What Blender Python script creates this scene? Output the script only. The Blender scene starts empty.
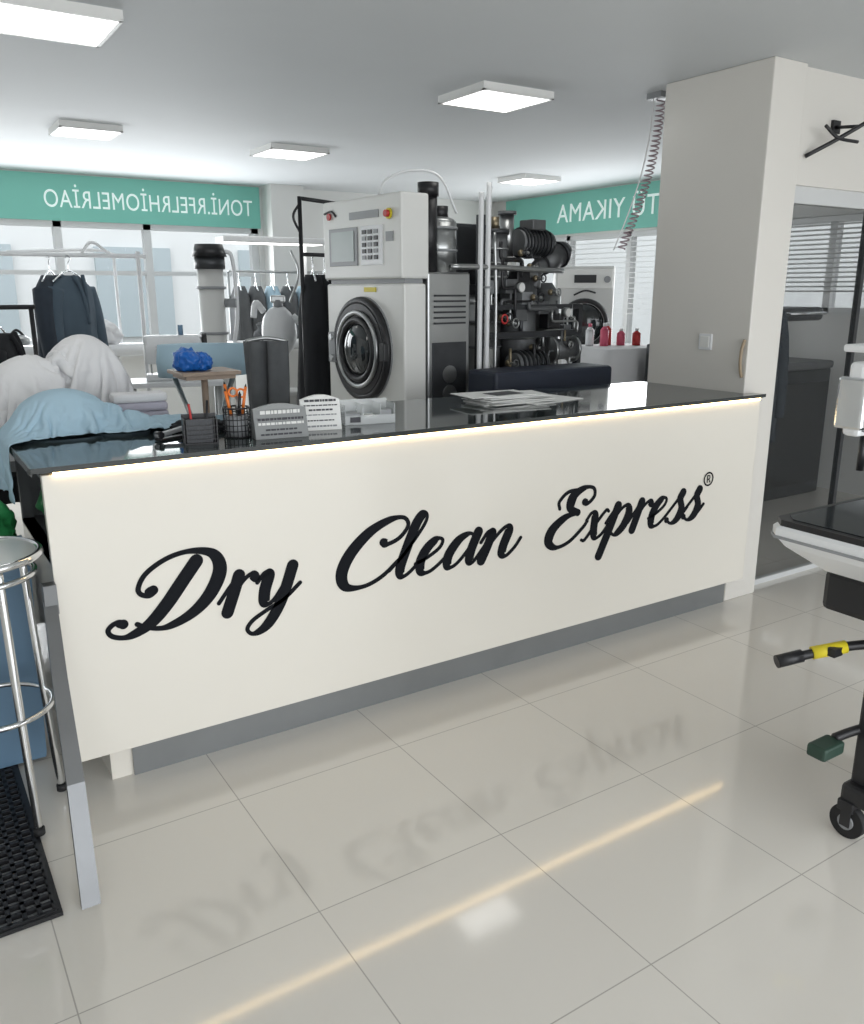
import bpy, bmesh, math, random
from mathutils import Vector, Matrix, noise
random.seed(4)
R=math.radians
scene=bpy.context.scene
scene.view_settings.view_transform='Standard'
# ------------------------------------------------------------ materials
MATS={}
def mat(name,col,rough=.5,metal=0,emit=0,ecol=None,var=0,vscale=8,spec=.5,bump=0,bscale=40,alpha=1,trans=0):
    if name in MATS: return MATS[name]
    m=bpy.data.materials.new(name); m.use_nodes=True
    nt=m.node_tree; p=nt.nodes['Principled BSDF']
    p.inputs['Base Color'].default_value=(*col,1)
    p.inputs['Roughness'].default_value=rough
    p.inputs['Metallic'].default_value=metal
    p.inputs['Specular IOR Level'].default_value=spec
    p.inputs['Alpha'].default_value=alpha
    p.inputs['Transmission Weight'].default_value=trans
    if emit:
        p.inputs['Emission Color'].default_value=(*(ecol or col),1)
        p.inputs['Emission Strength'].default_value=emit
    if var:
        tc=nt.nodes.new('ShaderNodeTexCoord'); n=nt.nodes.new('ShaderNodeTexNoise')
        n.inputs['Scale'].default_value=vscale; n.inputs['Detail'].default_value=4
        nt.links.new(tc.outputs['Object'],n.inputs['Vector'])
        mx=nt.nodes.new('ShaderNodeMix'); mx.data_type='RGBA'
        mx.inputs[6].default_value=(*[max(0,c*(1-var)) for c in col],1)
        mx.inputs[7].default_value=(*[min(1,c*(1+var)) for c in col],1)
        nt.links.new(n.outputs['Fac'],mx.inputs[0]); nt.links.new(mx.outputs[2],p.inputs['Base Color'])
    if bump:
        tc=nt.nodes.new('ShaderNodeTexCoord'); n=nt.nodes.new('ShaderNodeTexNoise')
        n.inputs['Scale'].default_value=bscale
        nt.links.new(tc.outputs['Object'],n.inputs['Vector'])
        b=nt.nodes.new('ShaderNodeBump'); b.inputs['Strength'].default_value=bump; b.inputs['Distance'].default_value=.01
        nt.links.new(n.outputs['Fac'],b.inputs['Height']); nt.links.new(b.outputs['Normal'],p.inputs['Normal'])
    MATS[name]=m; return m
wallm=mat('wall_paint',(.66,.66,.64),.6,var=.03,vscale=3)
ceilm=mat('ceiling_paint',(.66,.685,.70),.7,var=.03,vscale=2)
colm=mat('column_paint',(.72,.695,.65),.3,var=.02,vscale=2)
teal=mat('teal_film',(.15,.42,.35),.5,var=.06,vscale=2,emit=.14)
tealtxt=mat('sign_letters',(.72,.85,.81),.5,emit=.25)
framem=mat('window_frame',(.62,.63,.63),.4)
lampm=mat('led_panel',(1,1,1),.5,emit=3.2,ecol=(1,.99,.95))
lampf=mat('lamp_frame',(.8,.8,.78),.4)
panelm=mat('counter_laminate',(.77,.735,.665),.20,var=.015,vscale=2)
kick=mat('brushed_kick',(.25,.26,.265),.4,metal=.5,var=.1,vscale=6)
glasstop=mat('dark_glass_top',(.035,.045,.045),.06,spec=.9)
glassedge=mat('glass_edge',(.03,.035,.035),.2)
ledm=mat('warm_led',(1,.85,.55),.5,emit=11,ecol=(1,.71,.34))
blk=mat('black_letter',(.008,.009,.012),.6,spec=.1)
black=mat('black_plastic',(.015,.015,.017),.4)
blackr=mat('black_rubber',(.012,.012,.013),.7)
chrome=mat('chrome',(.75,.76,.77),.15,metal=1)
steel=mat('stainless',(.42,.43,.43),.3,metal=.9,var=.15,vscale=5)
legst=mat('leg_steel',(.19,.195,.20),.4,metal=.7,var=.2,vscale=5)
steeld=mat('dark_steel',(.06,.063,.068),.4,metal=.6,var=.3,vscale=9)
castm=mat('cast_iron_grey',(.16,.165,.17),.5,metal=.5,var=.35,vscale=9)
bronze=mat('brass_fittings',(.30,.25,.17),.4,metal=.8,var=.2)
white=mat('white_enamel',(.80,.80,.77),.35)
white2=mat('white_plastic',(.80,.81,.82),.3)
offw=mat('machine_grey_white',(.66,.66,.64),.4)
greyp=mat('grey_plastic',(.28,.29,.30),.4)
dglass=mat('porthole_glass',(.02,.024,.026),.06,spec=.8)
red=mat('red_plastic',(.55,.04,.04),.4)
orange=mat('orange_plastic',(.8,.2,.03),.4)
green=mat('green_plastic',(.03,.25,.08),.45,var=.3,vscale=10)
yellow=mat('yellow_tape',(.75,.62,.03),.45)
bluep=mat('blue_plastic',(.14,.24,.35),.45)
bluebag=mat('blue_bag',(.01,.12,.45),.35)
whitecl=mat('white_cloth',(.74,.74,.75),.85,bump=.2,bscale=30)
bluecl=mat('pale_blue_cloth',(.40,.56,.66),.85,bump=.2,bscale=30)
navycl=mat('navy_cloth',(.025,.035,.05),.85,var=.3,vscale=12)
darkcl=mat('charcoal_cloth',(.012,.013,.016),.9,var=.3,vscale=12)
greycl=mat('grey_cloth',(.10,.105,.11),.9,var=.3,vscale=12)
wood=mat('table_wood',(.33,.25,.19),.5,var=.25,vscale=12)
paperm=mat('paper',(.82,.82,.80),.7)
ink=mat('ink',(.06,.06,.07),.6)
signg=mat('card_grey',(.25,.26,.26),.4)
acry=mat('clear_acrylic',(.85,.88,.88),.05,alpha=.35)
glassm=mat('pane_glass',(.05,.07,.07),.03,alpha=.05)
smoke=mat('smoked_glass',(.03,.035,.037),.02,alpha=.17,spec=1.0)
pink=mat('pink_plastic',(.7,.12,.2),.4)
tan=mat('bronze_handle',(.35,.27,.18),.4)
navybox=mat('navy_box',(.012,.018,.035),.5,var=.2)

def tilemat():
    m=bpy.data.materials.new('glossy_floor_tile'); m.use_nodes=True; nt=m.node_tree; p=nt.nodes['Principled BSDF']
    g=nt.nodes.new('ShaderNodeNewGeometry'); mp=nt.nodes.new('ShaderNodeMapping')
    mp.inputs['Location'].default_value=(-.765+6,-1.735+6,0)
    b=nt.nodes.new('ShaderNodeTexBrick'); b.offset=0; b.squash=1
    b.inputs['Scale'].default_value=1; b.inputs['Brick Width'].default_value=.6; b.inputs['Row Height'].default_value=.6
    b.inputs['Mortar Size'].default_value=.0018; b.inputs['Mortar Smooth'].default_value=.1; b.inputs['Bias'].default_value=0
    b.inputs['Color1'].default_value=(.71,.68,.625,1); b.inputs['Color2'].default_value=(.69,.66,.61,1); b.inputs['Mortar'].default_value=(.42,.40,.365,1)
    nt.links.new(g.outputs['Position'],mp.inputs['Vector']); nt.links.new(mp.outputs[0],b.inputs['Vector'])
    nt.links.new(b.outputs['Color'],p.inputs['Base Color'])
    p.inputs['Roughness'].default_value=.08; p.inputs['Specular IOR Level'].default_value=.75
    return m
tilem=tilemat()

# ------------------------------------------------------------ builder
class B:
    def __init__(s,name,M=None):
        s.name=name; s.bm=bmesh.new(); s.mats=[]; s.M=M or Matrix()
    def mi(s,m):
        if m not in s.mats: s.mats.append(m)
        return s.mats.index(m)
    def _fin(s,verts,m,smooth,T=None):
        fs=set()
        for v in verts:
            for f in v.link_faces: fs.add(f)
        i=s.mi(m)
        for f in fs: f.material_index=i; f.smooth=smooth
        X=s.M@(T or Matrix())
        bmesh.ops.transform(s.bm,matrix=X,verts=list(verts))
    def box(s,x0,x1,y0,y1,z0,z1,m,bev=0,T=None):
        r=bmesh.ops.create_cube(s.bm,size=1); vs=r['verts']
        bmesh.ops.transform(s.bm,matrix=Matrix.Translation(((x0+x1)/2,(y0+y1)/2,(z0+z1)/2))@Matrix.Diagonal((abs(x1-x0),abs(y1-y0),abs(z1-z0),1)),verts=vs)
        if bev:
            es=set(e for v in vs for e in v.link_edges)
            rr=bmesh.ops.bevel(s.bm,geom=list(es),offset=bev,segments=2,affect='EDGES',profile=.5)
            vs=list(set(rr['verts'])|set(v for v in vs if v.is_valid))
        s._fin(vs,m,False,T); return s
    def cyl(s,p0,p1,r,m,r1=None,seg=20,smooth=True,T=None):
        p0=Vector(p0);p1=Vector(p1);d=p1-p0
        q=d.to_track_quat('Z','Y').to_matrix().to_4x4()
        rr=bmesh.ops.create_cone(s.bm,cap_ends=True,segments=seg,radius1=r,radius2=r if r1 is None else r1,depth=d.length,
            matrix=Matrix.Translation((p0+p1)/2)@q)
        vs=rr['verts']; s._fin(vs,m,smooth,T)
        for f in set(f for v in vs for f in v.link_faces):
            if len(f.verts)>4: f.smooth=False
        return s
    def sph(s,c,r,m,T=None,u=20,v=12):
        if not hasattr(r,'__len__'): r=(r,r,r)
        rr=bmesh.ops.create_uvsphere(s.bm,u_segments=u,v_segments=v,radius=1,matrix=Matrix.Translation(c)@Matrix.Diagonal((*r,1)))
        s._fin(rr['verts'],m,True,T); return s
    def tube(s,pts,r,m,closed=False,seg=10,smooth_n=6,T=None):
        P=[Vector(p) for p in pts]
        if smooth_n>1 and len(P)>2: P=catmull(P,smooth_n,closed)
        n=len(P); rings=[]; vs=[]
        up=None
        for i,p in enumerate(P):
            a=P[(i-1)%n] if (closed or i>0) else p; b=P[(i+1)%n] if (closed or i<n-1) else p
            t=(b-a).normalized()
            if up is None: up=t.orthogonal().normalized()
            up=(up-t*up.dot(t)).normalized(); w=t.cross(up)
            rad=r(i/(n-1)) if callable(r) else r
            ring=[s.bm.verts.new(p+(up*math.cos(2*math.pi*k/seg)+w*math.sin(2*math.pi*k/seg))*rad) for k in range(seg)]
            rings.append(ring); vs+=ring
        for i in range(n if closed else n-1):
            A=rings[i];Bq=rings[(i+1)%n]
            for k in range(seg): s.bm.faces.new((A[k],A[(k+1)%seg],Bq[(k+1)%seg],Bq[k]))
        if not closed:
            s.bm.faces.new(rings[0][::-1]); s.bm.faces.new(rings[-1])
        s._fin(vs,m,True,T); return s
    def torus(s,c,Rr,r,m,axis=(0,0,1),seg=32,T=None,sc=(1,1)):
        q=Vector(axis).to_track_quat('Z','Y')
        pts=[Vector(c)+q@Vector((math.cos(2*math.pi*i/seg)*Rr*sc[0],math.sin(2*math.pi*i/seg)*Rr*sc[1],0)) for i in range(seg)]
        return s.tube(pts,r,m,closed=True,seg=8,smooth_n=1,T=T)
    def loft(s,rings,m,smooth=True,cap=True,T=None):
        R_=[[s.bm.verts.new(p) for p in ring] for ring in rings]; vs=[v for r in R_ for v in r]; k=len(R_[0])
        for i in range(len(R_)-1):
            for j in range(k): s.bm.faces.new((R_[i][j],R_[i][(j+1)%k],R_[i+1][(j+1)%k],R_[i+1][j]))
        if cap: s.bm.faces.new(R_[0][::-1]); s.bm.faces.new(R_[-1])
        s._fin(vs,m,smooth,T); return s
    def blob(s,c,r,m,amp=.25,freq=2.2,seed=0,flat=-.3,sub=4,T=None):
        rr=bmesh.ops.create_icosphere(s.bm,subdivisions=sub,radius=1)
        vs=rr['verts']; o=Vector((seed*7.3,seed*3.1,seed))
        for v in vs:
            n=v.co.normalized(); q=n*freq+o
            d=noise.noise(q)*amp+ (1-abs(noise.noise(q*2.1))*2)*amp*.35+noise.noise(q*4)*amp*.2
            p=n*(1+d)
            p.z=max(p.z,flat)
            v.co=Vector(c)+Vector((p.x*r[0],p.y*r[1],p.z*r[2]))
        s._fin(vs,m,True,T); return s
    def mesh(s,me,m):
        """append an existing mesh (world coordinates)"""
        vs=[s.bm.verts.new(v.co) for v in me.vertices]
        for p in me.polygons: s.bm.faces.new([vs[i] for i in p.vertices])
        s._fin(vs,m,True); return s
    def poly(s,pts,m,T=None):
        vs=[s.bm.verts.new(p) for p in pts]; s.bm.faces.new(vs); s._fin(vs,m,False,T); return s
    def done(s,loc=None,recalc=True):
        if recalc: bmesh.ops.recalc_face_normals(s.bm,faces=s.bm.faces)
        me=bpy.data.meshes.new(s.name)
        s.bm.to_mesh(me); s.bm.free()
        for m in s.mats: me.materials.append(m)
        o=bpy.data.objects.new(s.name,me); scene.collection.objects.link(o)
        return o
def catmull(P,n,closed=False):
    out=[];N=len(P)
    for i in range(N if closed else N-1):
        p1=P[i];p2=P[(i+1)%N]
        p0=P[(i-1)%N] if (closed or i>0) else p1*2-p2
        p3=P[(i+2)%N] if (closed or i+2<N) else p2*2-p1
        for k in range(n):
            t=k/n
            out.append(.5*((2*p1)+(p2-p0)*t+(2*p0-5*p1+4*p2-p3)*t*t+(3*p1-p0-3*p2+p3)*t**3))
    if not closed: out.append(P[-1])
    return out
def RZ(x,y,z=0,a=0): return Matrix.Translation((x,y,z))@Matrix.Rotation(R(a),4,'Z')

# ------------------------------------------------------------ draped cloth (real cloth simulation, run while the scene is still empty)
def simulate_sheets(sheets,boxes,lumps,frames=44):
    """sheets: (cx,cy,z,w,d,rot,amp,waves,seed,res); returns settled meshes in world space"""
    tmp=[];res_=[]
    for bx in boxes:
        bb=B('tmp_col'); bb.box(*bx,whitecl); o=bb.done(); tmp.append(o)
    for c,r in lumps:
        bb=B('tmp_col'); bb.sph(c,r,whitecl,u=28,v=18); o=bb.done(); tmp.append(o)
    for o in tmp:
        o.modifiers.new('Collision','COLLISION'); o.collision.thickness_outer=.006; o.collision.thickness_inner=.03; o.collision.cloth_friction=40; o.collision.damping=.6
    objs=[]
    for cx,cy,z,w,d,rot,amp,waves,seed,n in sheets:
        bm=bmesh.new(); ca,sa=math.cos(R(rot)),math.sin(R(rot)); nx=n; ny=max(8,int(n*d/w)); G=[]
        for i in range(nx+1):
            row=[]
            for j in range(ny+1):
                u,v=(i/nx-.5)*w,(j/ny-.5)*d
                zz=amp*math.sin(waves*2*math.pi*(i/nx)+2*noise.noise(Vector((u*3,v*3,seed))))+amp*.8*noise.noise(Vector((u*5,v*5,seed+4)))*1.5
                row.append(bm.verts.new((cx+u*ca-v*sa,cy+u*sa+v*ca,z+zz)))
            G.append(row)
        for i in range(nx):
            for j in range(ny): bm.faces.new((G[i][j],G[i+1][j],G[i+1][j+1],G[i][j+1]))
        me=bpy.data.meshes.new('tmp_sheet'); bm.to_mesh(me); bm.free()
        o=bpy.data.objects.new('tmp_sheet',me); scene.collection.objects.link(o)
        md=o.modifiers.new('Cloth','CLOTH'); s=md.settings
        s.quality=6; s.mass=.25; s.tension_stiffness=12; s.compression_stiffness=12; s.shear_stiffness=4; s.bending_stiffness=.15; s.air_damping=1.5
        md.collision_settings.collision_quality=4; md.collision_settings.distance_min=.005; md.collision_settings.use_self_collision=True; md.collision_settings.self_distance_min=.004
        md.point_cache.frame_start=1; md.point_cache.frame_end=frames+2
        objs.append(o)
    for f in range(1,frames+1): scene.frame_set(f)
    dg=bpy.context.evaluated_depsgraph_get()
    for o in objs:
        ev=o.evaluated_get(dg); m=bpy.data.meshes.new_from_object(ev); res_.append(m)
    for o in objs+tmp: bpy.data.objects.remove(o,do_unlink=True)
    scene.frame_set(1)
    return res_
TZ=1.0925
WL=[((.72,3.88,1.10),(.17,.15,.29)),((.48,3.84,1.06),(.17,.16,.25)),((.22,3.80,1.01),(.17,.16,.17))]
BL=[((.50,3.17,1.13),(.15,.09,.11)),((.70,3.15,1.10),(.10,.06,.04))]
sheets=None
try:
    sheets=simulate_sheets([(.62,3.84,1.47,.84,.66,8,.045,6,1,84),(.32,3.80,1.42,.74,.58,-20,.04,5,7,66),
                            (.58,3.16,1.32,.78,.37,6,.026,7,3,90)],
        [(-.3,1.40,3.42,4.25,.85,.97),(.312,3.5,2.58,3.34,.98,TZ)],WL+BL)
except Exception as e:
    print('cloth fallback',e)
def thick(me):
    o=bpy.data.objects.new('tmp',me); scene.collection.objects.link(o)
    a=o.modifiers.new('s','SOLIDIFY'); a.thickness=.004; a.offset=1
    b_=o.modifiers.new('ss','SUBSURF'); b_.levels=1
    dg=bpy.context.evaluated_depsgraph_get(); m=bpy.data.meshes.new_from_object(o.evaluated_get(dg)); bpy.data.objects.remove(o,do_unlink=True); return m
b=B('white_laundry_pile')
for c,r in WL: b.blob(c,(r[0]*.93,r[1]*.93,r[2]*.93),whitecl,amp=.05,seed=3,flat=-(c[2]-.975)/r[2])
if sheets:
    b.mesh(thick(sheets[0]),whitecl); b.mesh(thick(sheets[1]),whitecl)
b.done(recalc=False)
b=B('pale_blue_garment')
for c,r in BL: b.blob(c,(r[0]*.92,r[1]*.92,r[2]*.92),bluecl,amp=.05,seed=5,flat=-min(.95,(c[2]-TZ-.003)/r[2]))
if sheets: b.mesh(thick(sheets[2]),bluecl)
b.done(recalc=False)
b=B('dark_glove'); b.blob((.93,3.0,TZ+.012),(.10,.045,.03),darkcl,amp=.3,freq=2.4,seed=3,flat=-.35)
for k in range(4): b.tube([(.99,2.97+k*.018,TZ+.014),(1.03,2.96+k*.02,TZ+.018),(1.065,2.955+k*.024,TZ+.012)],.0085,darkcl)
b.tube([(.95,2.96,TZ+.014),(.97,2.93,TZ+.014),(1.0,2.915,TZ+.012)],.009,darkcl); b.done()

# ------------------------------------------------------------ room
H=2.6
XL,XR,YF,YB=-2.2,6.4,-3.2,8.55
b=B('floor'); b.box(XL-.1,XR+2.2,YF-.1,YB+.1,-.1,0,tilem); b.done()
b=B('ceiling'); b.box(XL-.1,XR+2.2,YF-.1,YB+.1,H,H+.1,ceilm); b.done()
b=B('wall_left'); b.box(XL-.1,XL,YF,YB,0,H,wallm); b.done()
WZ0,WZ1=1.0,2.19
b=B('wall_back')
b.box(XL,XR,YB,YB+.15,0,WZ0,wallm); b.box(XL,3.4,YB,YB+.15,WZ1,H,wallm)
b.box(XL,-1.2,YB,YB+.15,WZ0,WZ1,wallm); b.box(3.4,XR,YB,YB+.15,WZ0,H,wallm); b.box(3.45,3.8,YB-.25,YB,0,H,wallm)
b.done()
b=B('wall_right')
b.box(XR,XR+.15,YF,YB,0,1.0,wallm); b.box(XR,XR+.15,YF,YB,2.15,H,wallm)
b.box(XR,XR+.15,YB-.35,YB,1.0,2.15,wallm); b.box(XR,XR+.15,5.1,5.4,1.0,2.15,wallm); b.box(XR,XR+.15,YF,3.0,1.0,2.15,wallm)
b.box(XR,XR+.15,3.0,5.1,1.0,1.40,wallm)
b.done()
b=B('wall_front'); b.box(XL,XR,YF-.1,YF,0,.15,wallm); b.box(XL,XR,YF-.1,YF,2.5,H,wallm)
for x in (XL,XL+2.8,XL+5.6,XR-.1): b.box(x,x+.1,YF-.1,YF,.15,2.5,framem)
b.done()
# windows
b=B('window_1')
for x in (-1.2,0.1,1.45,2.25,3.33): b.box(x,x+.07,YB+.02,YB+.1,WZ0,WZ1,framem)
b.box(-1.2,3.4,YB+.02,YB+.1,WZ0,WZ0+.06,framem); b.box(-1.2,3.4,YB+.02,YB+.1,WZ1-.05,WZ1,framem)
b.box(-1.2,3.4,YB+.03,YB+.09,1.72,1.76,framem)
b.box(-1.2,3.4,YB+.055,YB+.06,WZ0,WZ1,glassm)
b.box(-1.2,3.4,YB-.12,YB+.0,WZ0-.03,WZ0,framem)
b.done()
b=B('window_2')
for y in (5.4,6.3,7.2,8.14): b.box(XR+.02,XR+.1,y,y+.06,1.0,2.15,framem)
b.box(XR+.02,XR+.1,5.4,8.2,1.0,1.05,framem); b.box(XR+.02,XR+.1,5.4,8.2,2.1,2.15,framem)
b.box(XR+.055,XR+.06,5.4,8.2,1.0,2.15,glassm)
for i in range(16): b.box(XR+.01,XR+.02,5.4,7.2,1.35+i*.05,1.358+i*.05,framem)
b.done()
b=B('window_3')
for y in (3.0,4.1,5.04): b.box(XR+.02,XR+.1,y,y+.06,1.4,2.15,framem)
b.box(XR+.02,XR+.1,3.0,5.1,1.4,1.45,framem); b.box(XR+.02,XR+.1,3.0,5.1,2.1,2.15,framem)
b.box(XR+.055,XR+.06,3.0,5.1,1.4,2.15,glassm)
b.done()
b=B('venetian_blind')
b.box(XR-.05,XR-.01,3.02,5.08,2.1,2.14,framem)
for i in range(15):
    z=2.08-i*.036
    b.box(-.012,.012,3.04,5.06,-.0015,.0015,framem,T=Matrix.Translation((XR-.03,0,z))@Matrix.Rotation(R(25),4,'Y'))
b.done()
def sign(name,body,txt,size,M):
    bb=B(name); bb.box(*body,teal); o=bb.done()
    c=bpy.data.curves.new(name+'_text','FONT'); c.body=txt; c.size=size; c.extrude=.002; c.align_x='LEFT'; c.align_y='CENTER'; c.space_character=1.05
    t=bpy.data.objects.new('lettering',c); scene.collection.objects.link(t); t.matrix_world=M; c.materials.append(tealtxt)
    t.parent=o
    return t
# vinyl on the street side of the glass, so it reads mirrored from indoors
F1=Matrix.Translation((3.34,YB-.024,2.37))@Matrix.Rotation(R(90),4,'X')@Matrix.Diagonal((-.74,1,1,1))
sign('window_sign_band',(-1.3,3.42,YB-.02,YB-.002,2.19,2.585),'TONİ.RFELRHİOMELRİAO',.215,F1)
F2=Matrix.Translation((XR-.024,5.92,2.37))@Matrix.Rotation(R(-90),4,'Z')@Matrix.Rotation(R(90),4,'X')@Matrix.Diagonal((-1,1,1,1))
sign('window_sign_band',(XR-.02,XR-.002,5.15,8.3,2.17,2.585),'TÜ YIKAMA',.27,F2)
# outside
b=B('neighbouring_building')
ext=mat('exterior_render',(.72,.73,.72),.8,var=.08,vscale=1); extd=mat('exterior_window',(.42,.48,.50),.3)
b.box(-7,12,13.5,14.5,-.1,6,ext)
for i in range(8):
    for j in range(2): b.box(-6+i*2.2,-4.9+i*2.2,13.42,13.52,.9+j*2.6,2.2+j*2.6,extd)
b.box(12,13,0,14.5,-.1,6,ext)
b.done()
b=B('ground'); b.box(-30,30,-30,30,-.3,-.12,mat('pavement',(.35,.35,.34),.9,var=.1)); b.done()

# column + header
b=B('column'); b.box(3.545,3.79,2.66,3.30,0,H,colm,bev=.006); b.done()
b=B('wall_header'); b.box(3.79,XR,2.70,2.82,2.08,H,colm); b.done()
b=B('glass_partition')
b.box(3.80,3.84,2.72,2.78,0,2.08,framem); b.box(3.80,XR,2.72,2.78,2.0,2.08,framem)
b.box(3.84,6.35,2.745,2.75,.03,2.0,smoke); b.box(3.84,6.35,2.735,2.765,0,.03,framem); b.box(4.55,4.58,2.735,2.765,.03,2.0,steeld)
b.done()
b=B('light_switch'); b.box(3.533,3.545,2.875,2.955,1.29,1.37,white2,bev=.003); b.box(3.529,3.535,2.888,2.942,1.302,1.358,white,bev=.002); b.done()
b=B('door_handle'); b.tube([(3.54,2.68,1.17),(3.525,2.68,1.21),(3.52,2.68,1.26),(3.525,2.68,1.31),(3.54,2.68,1.35)],.008,tan); b.done()
b=B('wall_bracket')
b.tube([(3.88,2.69,2.21),(4.00,2.6,2.29),(4.14,2.5,2.39)],.010,black); b.tube([(3.91,2.62,2.34),(3.99,2.6,2.29),(4.12,2.58,2.28)],.008,black)
b.cyl((4.06,2.55,2.34),(4.10,2.7,2.36),.008,black); b.box(4.07,4.13,2.685,2.70,2.33,2.39,black)
b.done()

# ceiling lamps
def lamp(cx,cy,w,d,th=.035):
    x0,x1,y0,y1=cx-w/2,cx+w/2,cy-d/2,cy+d/2
    b=B('ceiling_lamp'); z=H-th
    b.box(x0,x1,y0,y1,z+.001,H,lampf)
    b.box(x0+.015,x1-.015,y0+.015,y1-.015,z-.003,z+.001,lampm)
    for a in ((x0,x1,y0,y0+.015),(x0,x1,y1-.015,y1),(x0,x0+.015,y0,y1),(x1-.015,x1,y0,y1)): b.box(*a,z-.005,z+.002,lampf)
    b.done()
lamp(.335,3.80,1.2,.42); lamp(1.30,6.15,.38,.38); lamp(2.76,6.25,.46,.42); lamp(2.95,3.95,.46,.42); lamp(5.30,6.55,.42,.42)
lamp(.6,.5,.5,.5); lamp(3.2,.5,.5,.5)

# ------------------------------------------------------------ counter
PX0,PX1,PY=.335,3.60,2.594
innerd=mat('counter_inside',(.10,.105,.11),.6)
b=B('reception_counter')
b.box(PX0,PX1-.01,PY,PY+.03,.138,1.068,panelm,bev=.002)
b.box(.56,3.53,PY+.075,3.2,0,.14,panelm); b.box(.52,3.535,PY+.065,PY+.075,0,.15,kick)
b.box(.45,.56,PY+.078,3.2,0,.14,panelm)
b.box(PX0+.005,PX0+.04,PY+.03,3.25,.138,.80,panelm); b.box(PX0+.005,PX0+.04,PY+.03,2.66,.80,1.055,innerd); b.box(PX0+.005,PX0+.04,3.21,3.25,.80,1.055,innerd)
b.box(PX0+.005,.95,PY+.03,3.25,.78,.80,innerd); b.box(.93,.95,PY+.03,3.25,.8,1.05,innerd); b.box(PX0+.04,3.46,3.23,3.25,.14,1.05,innerd)  # last box: dark carcass back, added to block light from behind
b.box(3.46,3.53,PY+.07,3.25,.14,1.05,panelm)
b.box(PX0+.03,3.53,PY+.09,3.25,.14,.17,panelm)
b.box(PX0+.04,3.5,PY+.03,3.25,1.035,1.055,innerd)
b.box(PX0+.03,PX1-.02,PY-.007,PY-.0005,1.066,1.075,ledm)
b.box(PX0-.0,3.53,PY+.03,3.32,1.055,1.078,glassedge)
b.box(PX0-.025,PX1+.005,PY-.014,2.655,1.080,1.092,glasstop); b.box(PX0-.025,3.54,2.655,3.34,1.080,1.092,glasstop)
b.box(PX0+.0,PX1+.0,PY-.008,PY+.03,1.0755,1.081,glassedge); b.box(PX0-.03,PX0-.025,PY-.014,3.34,1.070,1.094,glassedge)
b.box(PX0-.028,PX1+.005,PY-.017,PY-.014,1.079,1.094,glassedge)
b.done()
b=B('metal_support_leg')
b.loft([[(x,y,z) for x,y in ((x0,y0),(x0+w,y0),(x0+w,y0+.02),(x0,y0+.02))] for x0,y0,z,w in ((.240,2.08,0,.048),(.255,2.2,.3,.045),(.275,2.40,.52,.04),(.296,2.56,.70,.036))],legst,smooth=False)
b.box(.298,.334,2.55,2.59,.66,.75,legst)
b.done()

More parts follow.
